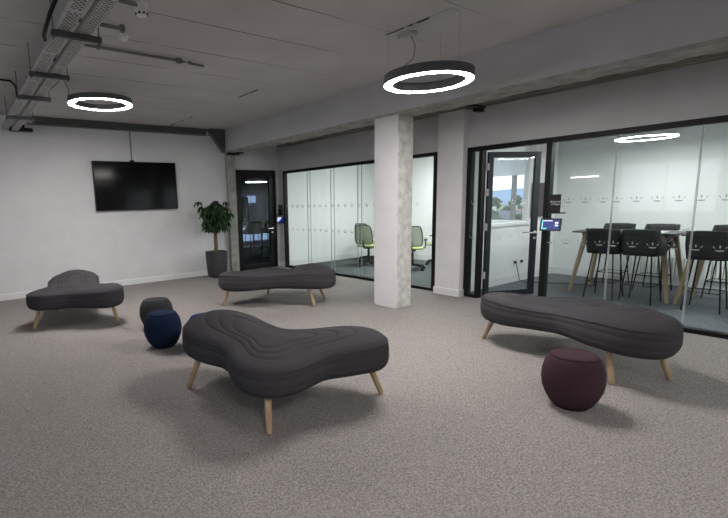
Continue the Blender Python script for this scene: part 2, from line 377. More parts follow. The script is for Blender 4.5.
# open door leaf (door_2)
LW = .885; LH = 2.215
ang = math.atan2(3.625 - 4.0, 7.43 - 6.615)
d2 = thing('door_2', (6.615, 3.985, 0), ang, 'black framed glass door standing open into the right room', 'door', kind='structure')
f = MB().box(0, .085, -.022, .022, .008, LH).box(LW - .095, LW, -.022, .022, .008, LH).box(.085, LW - .095, -.022, .022, .008, .09).box(.085, LW - .095, -.022, .022, LH - .085, LH)
make('leaf_frame', f, M['leafframe'], d2, world=False, bevel=.003)
make('glass_pane', MB().box(.085, LW - .095, -.004, .004, .09, LH - .085), M['glass2'], d2, world=False)
for z in (.35, 1.1, 1.62, 2.0): make('hinge', MB().lathe([(.012, z - .06), (.012, z + .06)], -.014, .0, 10).box(-.012, .012, -.026, -.021, z - .05, z + .05), M['galv'], d2, world=False)
hd = MB()
for s in (-1, 1):
    hd.lathe([(.001, 0), (.024, 0), (.024, .012), (.001, .012)], 0, 0, 16)
hd = MB()
for s in (-1, 1):
    hd.tube([(LW - .045, s * .022, .99), (LW - .045, s * .075, .99)], .009).tube([(LW - .045, s * .07, .99), (LW - .18, s * .07, .985)], .0095)
    hd.tube([(LW - .045, s * .022, .99), (LW - .045, s * .028, .99)], .024, 16).tube([(LW - .045, s * .022, .90), (LW - .045, s * .028, .90)], .02, 16)
make('door_handle', hd, M['steel'], d2, world=False)
pd = MB(); crown(pd, 0, 0, 0)
pd2 = MB()
for cx in (.24, .44, .64):
    for z in (.95, 1.48):
        k = MB(); crown(k, 0, cx, z); pd2.add([(y, -.0045 + x, zz_) for x, y, zz_ in k.v], k.f)
make('crown_decals', pd2, mat('frosted_white_vinyl', (.7, .72, .72), .6), d2, world=False)

# black door (door_1)
d1 = thing('door_1', (5.85, WY, 0), 0, 'closed black glass door beside the bare concrete pilaster', 'door', kind='structure')
f = MB().box(5.305, 5.35, 9.31, 9.45, 0, 2.33).box(6.355, 6.40, 9.31, 9.45, 0, 2.33).box(5.35, 6.355, 9.31, 9.45, 2.275, 2.33)
make('frame', f, M['black'], d1)
f = MB().box(5.353, 5.45, 9.33, 9.38, .01, 2.27).box(6.215, 6.352, 9.33, 9.38, .01, 2.27).box(5.45, 6.215, 9.33, 9.38, .01, .12).box(5.45, 6.215, 9.33, 9.38, 2.16, 2.27)
make('leaf_frame', f, M['black'], d1, bevel=.003)
make('glass_pane', MB().box(5.45, 6.215, 9.352, 9.358, .12, 2.16), M['smoked'], d1)
h = MB().tube([(6.275, 9.33, .96), (6.275, 9.28, .96)], .01).tube([(6.275, 9.285, .96), (6.145, 9.285, .955)], .01).tube([(6.275, 9.33, .86), (6.275, 9.32, .86)], .02, 14)
make('door_handle', h, M['steel'], d1)

# window between rooms and outer windows
w3 = thing('window_3', (7.93, 4.42, 1.05), 0, 'inner window beyond the open glass door', 'window', kind='structure')
f = MB().box(7.2, 8.66, 4.375, 4.47, 1.05, 1.09).box(7.2, 8.66, 4.375, 4.47, 2.46, 2.5).box(7.2, 7.24, 4.375, 4.47, 1.09, 2.46).box(8.62, 8.66, 4.375, 4.47, 1.09, 2.46)
f.box(7.18, 8.68, 4.35, 4.376, 1.035, 1.06)
make('frame', f, M['white'], w3)
make('glass_pane', MB().box(7.24, 8.62, 4.42, 4.424, 1.09, 2.46), M['glass2'], w3)
w4 = thing('window_4', (BX, 5.96, 1.0), 0, 'outer window of the left room with a white roller blind half down', 'window', kind='structure')
f = MB().box(BX - .005, BX + .1, 4.7, 7.22, 1.0, 1.05).box(BX - .005, BX + .1, 4.7, 7.22, 2.45, 2.5)
for y in (4.7, 5.95, 7.17): f.box(BX + .02, BX + .1, y, y + .05, 1.05, 2.45)
make('frame', f, M['white'], w4)
make('mullion', MB().box(BX + .02, BX + .1, 5.225, 5.30, 1.05, 2.45), M['conduit'], w4)
make('glass_pane', MB().box(BX + .05, BX + .056, 4.75, 7.17, 1.05, 2.45), M['glass2'], w4)
make('roller_blind', MB().box(BX + .005, BX + .012, 4.75, 7.17, 1.985, 2.45), M['blind'], w4)
for i, y in enumerate((.95, 3.75)):
    w_ = thing('window_%d' % (5 + i), (HX0 - .07, y + 1.2, .9), 0, 'tall window in the near side wall of the lounge', 'window', 'windows behind the camera', kind='structure')
    make('frame', MB().box(HX0 - .1, HX0 - .04, y, y + 2.45, .9, .96).box(HX0 - .1, HX0 - .04, y, y + 2.45, 2.44, 2.5).box(HX0 - .1, HX0 - .04, y + 1.2, y + 1.26, .96, 2.44), M['white'], w_)

# ------------------------------------------------------------------ benches
BR = [0.43, 0.40, 0.43, 0.53, 0.655, 0.725, 0.705, 0.645, 0.635, 0.765, 0.95, 0.92, 0.735, 0.49, 0.375, 0.335, 0.36, 0.44, 0.62, 0.83, 0.925, 0.855, 0.74, 0.565]
ZT0, HBUMP, ZB, HBB = .477, [.054, .15, -.003], .259, [-.016, .027, -.012]
LOB = [(-.85, -.4), (.15, -1.1), (0, -.15)]
LEGS = [(-1.002, -.295), (.023, -1.291), (.467, -.992), (.036, .031)]
BC = (-.15, -.62)
def brad(a):
    K = len(BR); u = (a % (2 * PI)) / (2 * PI) * K; i = int(u); t = u - i
    p0, p1, p2, p3 = [BR[(i + k) % K] for k in (-1, 0, 1, 2)]
    return .5 * (2 * p1 + (p2 - p0) * t + (2 * p0 - 5 * p1 + 4 * p2 - p3) * t * t + (3 * p1 - p0 - 3 * p2 + p3) * t ** 3)
def gb(x, y, H): return sum(h * math.exp(-((x - a) ** 2 + (y - b) ** 2) / .1225) for h, (a, b) in zip(H, LOB))
def make_cushion():
    NA = 220; mb = MB(); rings = []
    prof = []
    for k in range(7):
        t = k / 6 * PI / 2; prof.append((.055 * (1 - math.sin(t)), .0 + .30 * (1 - math.cos(t)) * .9))
    prof = [(.07, 0), (.045, .04), (.022, .12), (.008, .22), (.002, .30), (.0045, .335), (.0, .37), (0, .5), (.001, .60), (.005, .635), (.002, .67), (.004, .76), (.013, .86), (.028, .93), (.05, .98), (.08, 1.0)]
    for ins, fz in prof: rings.append(('s', ins, fz))
    def onrm(a):
        p = [(brad(a + e) * math.cos(a + e), brad(a + e) * math.sin(a + e)) for e in (-.02, .02)]
        dx, dy = p[1][0] - p[0][0], p[1][1] - p[0][1]; L_ = math.hypot(dx, dy); return dy / L_, -dx / L_
    def at(a, ins, s, fz, dz=0):
        R = brad(a); nx, ny = onrm(a)
        x = BC[0] + (R * math.cos(a) - ins * nx) * s; y = BC[1] + (R * math.sin(a) - ins * ny) * s
        zt = ZT0 + gb(x, y, HBUMP); zb = ZB + gb(x, y, HBB)
        return (x, y, zb + (zt - zb) * fz + dz)
    vs = []
    A = [2 * PI * k / NA for k in range(NA)]
    bot = [.05, .4, .8]
    for s in bot: vs += [at(a, .07, s, 0, .0) for a in A]
    for _, ins, fz in rings: vs += [at(a, ins, 1, fz) for a in A]
    tops = []
    for s0 in (.80, .62, .44):
        tops += [(s0 + .05, .0), (s0 + .011, 0), (s0, -.009), (s0 - .011, 0)]
    tops += [(.3, 0), (.15, 0), (.05, 0)]
    for s, dz in tops:
        vs += [at(a, .08, s, 1.0, .012 * (1 - s) + dz) for a in A]
    nr = len(vs) // NA
    fs = [(i * NA + k, i * NA + (k + 1) % NA, (i + 1) * NA + (k + 1) % NA, (i + 1) * NA + k) for i in range(nr - 1) for k in range(NA)]
    fs += [tuple(range(NA - 1, -1, -1)), tuple((nr - 1) * NA + k for k in range(NA))]
    mb.add(vs, fs); return mb
def make_bench(label):
    t = thing('lounge_bench', (0, 0, 0), 0, label, 'bench', 'three lobed charcoal benches')
    cu = make('cushion', make_cushion(), M['fabric'], t, world=False, smooth='full')
    # stitched piping where top meets side
    pts = []
    for k in range(121):
        a = 2 * PI * k / 120; R = brad(a) - .010; x = BC[0] + R * math.cos(a); y = BC[1] + R * math.sin(a)
        zt = ZT0 + gb(x, y, HBUMP); zb = ZB + gb(x, y, HBB); pts.append((x, y, zb + (zt - zb) * .865))
    make('piping', MB().tube(pts, .0035, 6, cap=False), M['fabric'], cu, world=False, smooth='full')
    for x, y in LEGS:
        dx, dy = BC[0] - x, BC[1] - y; d = math.hypot(dx, dy); tx, ty = x + dx / d * .115, y + dy / d * .115
        k = 1 / .30
        P0 = Vector((x, y, .004)); P1 = Vector((tx, ty, .29))
        ls = [P0, P0 + (P1 - P0) * .02, P0 + (P1 - P0) * .5, P1]
        make('leg', MB().tube(ls, [.017, .0205, .024, .028], 14), M['oak'], t, world=False, smooth=True)
    return t
b0 = make_bench('charcoal bench in front of the black glass door, left of the column')
POSE = [(4.239, 6.53, -.009), (1.616, 2.477, 2.827), (5.364, 2.014, -1.082), (.734, 6.736, 2.34)]
b0.location = (POSE[0][0], POSE[0][1], 0); b0.rotation_euler.z = POSE[0][2]
dup(b0, (POSE[1][0], POSE[1][1], 0), POSE[1][2], 'large charcoal bench nearest the viewer, beside the navy pouf')
dup(b0, (POSE[2][0], POSE[2][1], 0), POSE[2][2], 'charcoal bench behind the plum pouf, before the right glass partition')
dup(b0, (POSE[3][0], POSE[3][1], 0), POSE[3][2], 'charcoal bench under the television wall at far left')

# ------------------------------------------------------------------ poufs
def pouf(x, y, m, label, r=.212, h=.385):
    t = thing('pouf', (x, y, 0), 0, label, 'pouf', 'round wool poufs')
    prof = [(.01, .012), (.125, .012), (.146, .03), (.178, .08), (.203, .14), (.212, .20), (.208, .26), (.194, .315), (.172, .355), (.165, .362), (.158, .368)]
    k = r / .212; kz = h / .385
    bodyp = [(a * k, z * kz) for a, z in prof]
    make('cover', MB().lathe(bodyp, 0, 0, 48), m, t, world=False, smooth='full')
    top = [(.157, .364), (.160, .372), (.150, .380), (.12, .385), (.06, .388), (.004, .389)]
    make('top_panel', MB().lathe([(a * k, z * kz) for a, z in top], 0, 0, 48), m, t, world=False, smooth='full')
    make('base_disc', MB().lathe([(.118 * k, 0), (.122 * k, .016)], 0, 0, 32), M['blackpl'], t, world=False)
    s = MB()
    pr = [(a * k, z * kz) for a, z in prof[2:9]]
    az = math.atan2(-y, -x) - .12
    s.tube([((a + .0005) * math.cos(az), (a + .0005) * math.sin(az), z) for a, z in pr], .0014, 5)
    make('seam', s, m, t, world=False, smooth='full')
    return t
pouf(1.76, 4.88, M['navy'], 'navy blue pouf in front of the black pouf', .208, .392)
pouf(1.98, 5.68, M['blackwool'], 'black pouf half hidden behind the navy pouf')
pouf(2.075, 4.43, M['blue'], 'bright blue pouf almost hidden behind the nearest bench')
pouf(3.59, 1.425, M['maroon'], 'plum coloured pouf in front of the right bench', .205, .402)

# ------------------------------------------------------------------ television
tv = thing('television', (3.06, WY, 1.5), 0, 'large black wall television on the left wall', 'television')
make('housing', MB().box(2.215, 3.865, 9.285, 9.335, 1.505, 2.445), M['blackpl'], tv, bevel=.004)
make('screen', MB().box(2.23, 3.85, 9.281, 9.286, 1.525, 2.432), M['gloss'], tv)
make('wall_mount', MB().box(2.8, 3.3, 9.334, WY, 1.7, 2.2), M['blackpl'], tv)
make('cable_entry', MB().box(2.94, 3.02, 9.30, WY, 2.445, 2.475), M['blackpl'], tv)
cd = MB().tube([(2.98, 9.325, 2.47), (2.98, 9.325, 3.018)], .0125, 8)
tag(make('cable_conduit', cd, M['conduit'], smooth=True), 'thin grey vertical conduit rising from the television to the trunking', 'conduit')

# ------------------------------------------------------------------ plant
pt = thing('potted_plant', (4.53, 8.93, 0), 0, 'green leafy money tree in a dark grey pot by the concrete pilaster', 'plant')
prof = [(.11, .0), (.155, .02), (.178, .06), (.192, .3), (.203, .57), (.188, .572), (.182, .53), (.01, .53)]
make('pot', MB().lathe(prof, 0, 0, 48, 5), M['pot'], pt, world=False, smooth=True)
make('soil', MB().lathe([(.18, .528), (.1, .545), (.01, .55)], 0, 0, 32, 5), M['soil'], pt, world=False, smooth=True)
tr = MB()
for k in range(3):
    pts = []
    for i in range(26):
        z = .53 + .47 * i / 25; a = 2 * PI * (k / 3 + i / 25 * 2.2); pts.append((.024 * math.cos(a), .024 * math.sin(a), z))
    tr.tube(pts, [.024 - .006 * i / 25 for i in range(26)], 8)
make('braided_trunk', tr, M['bark'], pt, world=False, smooth='full')
random.seed(11)
lf = MB(); stm = MB()
def leaflet(mb, p, d, L, W, droop):
    d = d.normalized(); side = d.cross(Vector((0, 0, 1))).normalized(); pts = []
    vs = []; cur = Vector(p); dirv = d.copy(); n = 6
    for i in range(n + 1):
        t = i / n; w_ = W * math.sin(PI * min(1, (t * .92 + .06))) ** .8
        up = side.cross(dirv)
        vs += [cur - side * w_ + up * w_ * .28, cur.copy(), cur + side * w_ + up * w_ * .28]
        dirv = (dirv + Vector((0, 0, -droop / n))).normalized(); cur = cur + dirv * L / n
    fs = []
    for i in range(n):
        for j in range(2): a = i * 3 + j; fs.append((a, a + 1, a + 4, a + 3))
    mb.add(vs, fs)
for k in range(115):
    th = random.uniform(0, 2 * PI); u = random.uniform(0, 1) ** .6
    R_ = .30 * u; zc = 1.06 + random.uniform(0, .62) * (1.08 - .45 * u)
    if k < 12: R_ = .31 + .05 * random.random(); zc = 1.30 + .36 * random.random(); th = k * PI / 6
    tip = Vector((R_ * math.cos(th), R_ * .85 * math.sin(th), zc))
    root = Vector((0, 0, .97 + .1 * random.random()))
    mid = (root + tip) / 2 + Vector((0, 0, .08))
    stm.tube([root, mid, tip], [.005, .004, .0025], 5)
    nl = random.choice((5, 6, 7)); a0 = random.uniform(0, 6.28)
    for j in range(nl):
        a = a0 + 2 * PI * j / nl
        d = Vector((math.cos(a), math.sin(a), random.uniform(-.25, .35)))
        L_ = random.uniform(.12, .185)
        ey = tip.y + d.y * L_ * .8
        if ey > .36: L_ *= .5
        leaflet(lf, tip, d, L_, random.uniform(.019, .027), random.uniform(1.8, 3.4))
make('stems', stm, M['leaf'], pt, world=False, smooth='full')
lo = make('foliage', lf, M['leaf'], pt, world=False, smooth='full', normals=False)

# ------------------------------------------------------------------ ring lamps
def ring_lamp(x, y, z, ro, label, m='lamp', top=CZ, cord=None, canopy=True, w=.068, hgt=.085, group='ring shaped pendant lamps', loc0=None):
    t = thing('ring_lamp', (x, y, z), 0, label, 'lamp', group)
    make('housing', MB().ring(x, y, ro, ro - w - .012, z + .001, z + hgt), M['lampbody'], t, smooth=True)
    make('diffuser', MB().ring(x, y, ro - .006, ro - w - .004, z - .0008, z + .004), M[m], t, smooth=True)
    for k in range(3):
        wi = MB(); a = 2 * PI * k / 3 + .35; wi.tube([(x + (ro - w / 2) * math.cos(a), y + (ro - w / 2) * math.sin(a), z + hgt), (x + (ro - w / 2) * math.cos(a), y + (ro - w / 2) * math.sin(a), top)], .0008, 5)
        make('suspension_wire', wi, M['wire'], t)
    if canopy:
        cxx, cyy = cord
        cn = make('ceiling_canopy', MB().box(cxx - .05, cxx + .05, cyy - .085, cyy + .085, top - .045, top), M['galv'], t, bevel=.01)
        a = math.atan2(cyy - y, cxx - x); ex, ey = x + (ro - w / 2) * math.cos(a), y + (ro - w / 2) * math.sin(a)
        make('power_cord', MB().tube([(cxx, cyy - .05, top - .045), (cxx + .03, cyy - .08, top - .14), (cxx + .035, cyy - .05, top - .25), ((cxx + ex) / 2 - .02, (cyy + ey) / 2, (top + z) / 2 - .06), (ex, ey, z + hgt)], .004, 6), M['wire'], t, smooth='full')
    return t
ring_lamp(3.84, 2.96, 2.645, .412, 'lit ring pendant hanging near the column, the nearer of two', cord=(3.84, 3.22))
ring_lamp(1.76, 6.62, 2.92, .405, 'lit ring pendant near the cable trays, the farther of two', cord=(1.30, 6.5), hgt=.07, w=.066)
for x, y in ((.2, -.95), (4.2, -3.4)):
    ring_lamp(x, y, 2.7, .45, 'lit ring pendant lamp further back in the lounge', cord=(x, y + .3), group='ring lamps behind the camera')
rl = ring_lamp(8.33, 2.58, 2.33, .37, 'lit ring pendant over the bar tables behind the right glass', 'lamp2', 2.95, cord=(8.33, 2.8), w=.032, hgt=.012, group='ring lamps in the glazed rooms')
ring_lamp(8.1, 6.5, 2.66, .45, 'lit ring pendant high in the left glazed room, out of sight', 'lamp2', 2.95, cord=(8.1, 6.7), group='ring lamps in the glazed rooms')
ring_lamp(8.2, -1.4, 2.5, .45, 'lit ring pendant in the right glazed room, out of sight', 'lamp2', 2.95, cord=(8.2, -1.2), group='ring lamps in the glazed rooms')
ring_lamp(8.45, 13.45, 2.285, .37, 'small lit ring pendant seen through the black glass door', 'lamp3', 2.8, cord=(8.45, 13.6), hgt=.04, group='ring lamps in the glazed rooms')

# ------------------------------------------------------------------ cable trays, conduit
def tray(x0, x1, y0, y1, z, name, label, px, py, hole):
    t = thing(name, ((x0 + x1) / 2, (y0 + y1) / 2, z), 0, label, 'cable tray', 'cable trays under the ceiling')
    m = MB(); nx = max(1, round((x1 - x0 - .01) / px)); ny = int((y1 - y0) / py); dx = (x1 - x0) / nx; dy = (y1 - y0) / ny
    for i in range(nx):
        for j in range(ny):
            a, b_ = x0 + i * dx, y0 + j * dy
            hx, hy = dx * hole / 2, dy * hole / 2; cx_, cy_ = a + dx / 2, b_ + dy / 2
            if (i + j) % 2 or (j % 40) in (0, 1): m.add([(a, b_, z), (a + dx, b_, z), (a + dx, b_ + dy, z), (a, b_ + dy, z)], [(0, 1, 2, 3)]); continue
            V_ = [(a, b_, z), (a + dx, b_, z), (a + dx, b_ + dy, z), (a, b_ + dy, z), (cx_ - hx, cy_ - hy, z), (cx_ + hx, cy_ - hy, z), (cx_ + hx, cy_ + hy, z), (cx_ - hx, cy_ + hy, z)]
            m.add(V_, [(0, 1, 5, 4), (1, 2, 6, 5), (2, 3, 7, 6), (3, 0, 4, 7)])
    make('perforated_bed', m, M['galv'], t, normals=False)
    make('side_rail', MB().box(x0 - .002, x0, y0, y1, z, z + .05).box(x0 - .002, x0 + .012, y0, y1, z + .048, z + .05), M['galv'], t)
    make('side_rail', MB().box(x1, x1 + .002, y0, y1, z, z + .05).box(x1 - .012, x1 + .002, y0, y1, z + .048, z + .05), M['galv'], t)
    for q in range(4):
        pts = [(x0 + .014 + q * (x1 - x0 - .028) / 3 + .004 * math.sin(y * 1.7 + q * 2), y, z + .016) for y in [y0 + (y1 - y0) * k / 30 for k in range(31)]]
        make('cable', MB().tube(pts, .0115, 6), M['blackpl'], t, smooth='full')
    return t
tray(.80, .893, 1.5, 9.2, 2.905, 'cable_tray', 'perforated steel cable tray with bright round holes, the left of two', .0165, .026, .8)
tray(.948, 1.045, 1.5, 9.2, 2.905, 'cable_tray', 'perforated steel cable tray with rows of slots, the right of two', .0165, .022, .74)
for y, lb in ((2.76, 'out of frame'), (4.04, 'nearest in view'), (5.31, 'second in view'), (6.43, 'third in view'), (7.85, 'farthest, by the wall')):
    t = thing('tray_hanger', (.94, y, 2.88), 0, 'dark steel strut on threaded rods under the cable trays, ' + lb, 'bracket', 'hangers of the cable trays')
    make('channel', MB().box(.755, 1.12, y - .02, y + .02, 2.862, 2.868).box(.755, 1.12, y - .02, y - .016, 2.868, 2.903).box(.755, 1.12, y + .016, y + .02, 2.868, 2.903), M['conduitdark'], t)
    for x in (.77, 1.105): make('threaded_rod', MB().tube([(x, y, 2.84), (x, y, CZ)], .005, 6).tube([(x, y, 2.85), (x, y, 2.862)], .012, 6), M['conduit'], t)
def cond(name, pts, r, label, m='conduit', cat='conduit', grp=None, extra=None):
    mb = MB().tube(pts, r, 8)
    if extra: extra(mb)
    return tag(make(name, mb, M[m], smooth=True), label, cat, grp)
cond('flexible_conduit', [(.80, 3.80, CZ), (.785, 3.85, 3.08), (.745, 3.95, 2.99), (.735, 4.12, 2.935), (.745, 4.28, 2.93), (.765, 4.38, 2.93)], .016, 'thick black flexible conduit looping beside the nearest tray strut', 'blackpl', 'cable')
cond('flexible_conduit', [(.98, 4.60, CZ), (.935, 4.62, 3.05), (.922, 4.75, 2.97), (.921, 4.95, 2.935)], .012, 'black flexible conduit dropping between the two cable trays', 'blackpl', 'cable')
cond('flexible_conduit', [(.60, 6.70, 3.12), (.74, 6.71, 3.12), (.80, 6.78, 3.08), (.82, 6.95, 3.01), (.83, 7.0, 2.965)], .013, 'black flexible conduit joining the cable tray from the left', 'blackpl', 'cable')
cond('conduit_pipe', [(HX0, 6.68, 3.135), (.62, 6.69, 3.135)], .014, 'grey conduit across the ceiling left of the cable trays')
def hook(mb): mb.tube([(2.27, 5.06, 3.14), (2.30, 4.93, 3.11), (2.36, 5.10, 3.15), (2.56, 5.12, 3.15)], .012, 6).box(1.35, 1.38, 5.03, 5.07, 3.13, CZ).box(2.2, 2.25, 5.03, 5.08, 3.12, CZ)
cond('conduit_pipe', [(1.08, 5.03, 3.145), (2.27, 5.06, 3.145)], .014, 'long grey conduit on the ceiling ending in a dark hook', extra=hook)
cond('conduit_pipe', [(1.02, 4.41, 3.14), (1.42, 4.42, 3.14)], .017, 'short grey conduit stub next to the round white sensor', extra=lambda mb: mb.tube([(1.42, 4.42, 3.17), (1.42, 4.42, 3.115)], .025, 10))
cond('conduit_pipe', [(1.1, 3.86, 3.145), (1.40, 3.88, 3.145)], .015, 'short conduit leading to the smoke detector')
cond('conduit_pipe', [(1.03, 6.6, 2.96), (1.10, 6.55, 2.99), (1.25, 6.5, 3.13)], .006, 'thin curved wire beside the farther ring lamp', cat='cable')
t = thing('smoke_detector', (1.42, 3.90, 3.08), 0, 'white smoke detector on the ceiling near the cable trays', 'detector')
make('base_plate', MB().lathe([(.055, 3.14), (.055, CZ)], 1.42, 3.90, 24), M['white'], t)
make('sensor_head', MB().lathe([(.02, 3.075), (.042, 3.08), (.05, 3.10), (.05, 3.14)], 1.42, 3.90, 24), M['white'], t, smooth=True)
sl = MB()
for k in range(8):
    sl = MB(); a = 2 * PI * k / 8; sl.box(1.42 + .044 * math.cos(a) - .008, 1.42 + .044 * math.cos(a) + .008, 3.9 + .044 * math.sin(a) - .008, 3.9 + .044 * math.sin(a) + .008, 3.084, 3.098)
    make('vent', sl, M['blackpl'], t)
tag(make('ceiling_sensor', MB().lathe([(.004, 3.085), (.028, 3.09), (.045, 3.11), (.045, 3.14), (.03, CZ)], 1.47, 4.56, 24), M['offwhite'], smooth=True), 'round white sensor on the ceiling beside the conduit stub', 'sensor')
# trunking along the television wall
t = thing('cable_trunking', (3.0, WY, 3.05), 0, 'grey metal trunking running high along the television wall', 'trunking')
make('trunking_body', MB().box(1.30, 4.60, 9.25, WY, 3.055, CZ), M['conduitdark'], t)
tag(make('conduit_pipe', MB().tube([(1.2, 9.27, 3.033), (4.50, 9.27, 3.033), (4.60, 9.14, 3.02), (4.66, 9.14, 3.02), (4.93, 9.14, 2.68), (4.97, 9.12, 2.66)], .013, 8), M['conduit'], smooth=True), 'grey conduit below the trunking that bends down to the beam end', 'conduit')
for x in (1.32, 2.0, 2.75, 3.2, 3.95, 4.45): make('saddle_clamp', MB().box(x - .02, x + .02, 9.245, 9.30, 3.048, 3.056), M['conduit'], t)
bk = MB().box(5.02, 5.32, 9.1, 9.18, 2.635, 2.68).box(5.2, 5.36, 9.0, 9.1, 2.66, 2.69)
tag(make('pipe_bracket', bk, M['blackpl']), 'small dark bracket under the beam above the concrete pilaster', 'bracket')
bk = MB().box(5.95, 6.30, 3.86, 3.96, 2.795, 2.82).box(6.2, 6.36, 3.92, 4.0, 2.76, 2.80).tube([(6.0, 3.9, 2.81), (6.0, 3.9, 2.857)], .01, 6)
tag(make('pipe_bracket', bk, M['blackpl']), 'dark metal bracket under the soffit near the pier', 'bracket')
bb = MB().box(.92, .95, 9.2, WY, 2.91, 3.0).box(.92, 1.27, 9.2, WY, 2.905, 2.925).box(1.25, 1.27, 9.2, WY, 2.925, 2.95).box(1.06, 1.14, 9.15, WY, 2.95, 3.0).box(.92, 1.27, 9.30, WY, 2.925, 2.97)
tag(make('wall_bracket', bb, M['blackpl']), 'black metal bracket on the wall at the end of the cable trays', 'bracket')
# plastered slots in the ceiling along x = 3.75
def scar(y0, y1, x, label, slots, w=.06):
    t = thing('ceiling_patch', (x, (y0 + y1) / 2, CZ), 0, label, 'patch', 'plaster patches on the ceiling')
    random.seed(int(y0 * 10)); n = 14; P0 = []; P1 = []
    for k in range(n + 1):
        y = y0 + (y1 - y0) * k / n; P0.append((x - .01 + random.uniform(-.008, .008), y)); P1.append((x + w + random.uniform(-.015, .015), y))
    make('plaster', MB().prism(P0 + P1[::-1], 'z', CZ - .004, CZ + .001), M['beam'], t)
    for a, b_, w2 in slots:
        s = MB(); s.prism([(x - .012, a), (x + .004 + w2, a + .03), (x + .004 + w2, b_ - .02), (x - .008, b_)], 'z', CZ - .007, CZ - .003)
        make('open_slot', s, M['blackpl'], t)
scar(2.62, 3.36, 3.70, 'rough plaster patch with a black slot above the nearer ring lamp', [(2.84, 3.0, .018), (3.02, 3.10, .008), (3.12, 3.36, .0)], .11)
scar(5.72, 6.42, 3.745, 'rough plaster patch with a short black slot in mid ceiling', [(5.82, 6.08, .012), (6.08, 6.42, 0)], .05)
scar(8.0, 9.2, 3.76, 'rough plaster patch with dark slots near the television wall', [(8.9, 9.2, .012), (8.45, 8.6, .005), (8.1, 8.2, .01)], .05)

# ------------------------------------------------------------------ room booking tablets and card holders
def tilt(vs, c, rz, rx):
    m_ = Matrix.Translation(c) @ Matrix.Rotation(rz, 4, 'Z') @ Matrix.Rotation(rx, 4, 'Y')
    return [m_ @ Vector(v) for v in vs]
def tmake(name, mb, m, parent, c, rz, rx, **k):
    mb.v = [tuple(v) for v in tilt(mb.v, c, rz, rx)]; return make(name, mb, m, parent, **k)
# local frame: screen faces -x, width along y (screen left = +y)
C1 = Vector((6.44, 2.955, 1.165)); R1 = (.22, .28)
t = thing('booking_tablet', (6.46, 2.96, 1.08), 0, 'black tablet with a lit blue screen on the post beside the open door', 'tablet')
tmake('housing', MB().box(-.008, .008, -.125, .125, -.085, .085), M['blackpl'], t, C1, *R1, bevel=.003)
scn = tmake('screen', MB().box(-.0095, -.008, -.105, .105, -.066, .066), M['tabblue'], t, C1, *R1)
u = MB().box(-.0105, -.0094, .092, .103, -.066, .064).box(-.0105, -.0094, .045, .09, -.062, -.046); tmake('status_bar', u, M['tabcyan'], scn, C1, *R1)
u = MB().box(-.0105, -.0094, -.088, -.052, -.022, -.002).box(-.0105, -.0094, -.088, -.052, .014, .034).box(-.0105, -.0094, -.02, .088, .046, .056); tmake('screen_text', u, M['tabwhite'], scn, C1, *R1)
make('mounting_arm', MB().box(6.44, 6.495, 3.03, 3.07, 1.12, 1.2), M['blackpl'], t)
C2 = Vector((6.45, 2.925, 1.435)); R2 = (.12, .0)
t = thing('card_holder', (6.46, 2.92, 1.31), 0, 'black card holder above the tablet beside the open door', 'sign')
tmake('card', MB().box(-.004, .001, -.072, .078, -.11, .125), M['blackpl'], t, C2, *R2)
tmake('ledge', MB().box(-.02, .035, -.125, .078, -.125, -.108), M['black'], t, C2, *R2)
tmake('clear_pocket', MB().box(-.010, -.004, -.118, -.074, -.108, .06), M['glass2'], t, C2, *R2)
def text(name, s, size, m, parent, c, rz, off):
    cu = bpy.data.curves.new(name, 'FONT'); cu.body = s; cu.size = size; cu.align_x = 'CENTER'; cu.extrude = .0005
    o = bpy.data.objects.new(name, cu); bpy.context.collection.objects.link(o)
    dg = bpy.context.evaluated_depsgraph_get(); me = bpy.data.meshes.new_from_object(o.evaluated_get(dg)); bpy.data.objects.remove(o)
    mb = MB(); mb.add([(off[0] - v.co.z, off[1] - v.co.x, off[2] + v.co.y) for v in me.vertices], [tuple(p.vertices) for p in me.polygons])
    return tmake(name, mb, m, parent, c, rz, 0)
text('printed_text', 'Bluebook', .032, M['textgrey'], t, C2, .12, (-.006, -.01, .022))
text('printed_text', 'of Paper', .032, M['textgrey'], t, C2, .12, (-.006, -.01, -.012))
C3 = Vector((6.46, 9.22, 1.155)); R3 = (.25, .2)
t = thing('booking_tablet', (6.46, 9.22, 1.08), 0, 'small tablet with a white and blue screen beside the black door', 'tablet')
tmake('housing', MB().box(-.008, .008, -.105, .115, -.085, .075), M['blackpl'], t, C3, *R3, bevel=.003)
scn = tmake('screen', MB().box(-.0095, -.008, -.09, .10, -.066, .058), M['tabblue'], t, C3, *R3)
u = MB().prism([(.10, .058), (.10, -.05), (.055, -.05), (-.04, .058)], 'x', -.0105, -.0094); tmake('white_panel', u, M['tabwhite'], scn, C3, *R3)
t = thing('card_holder', (6.46, 9.24, 1.28), 0, 'green card behind a black holder beside the black door', 'sign')
make('green_card', MB().box(6.478, 6.484, 9.16, 9.33, 1.27, 1.52), M['green'], t)
make('holder', MB().box(6.43, 6.476, 9.135, 9.27, 1.28, 1.42), M['blackpl'], t, bevel=.004)
make('holder_ledge', MB().box(6.42, 6.495, 9.13, 9.33, 1.262, 1.28), M['black'], t)

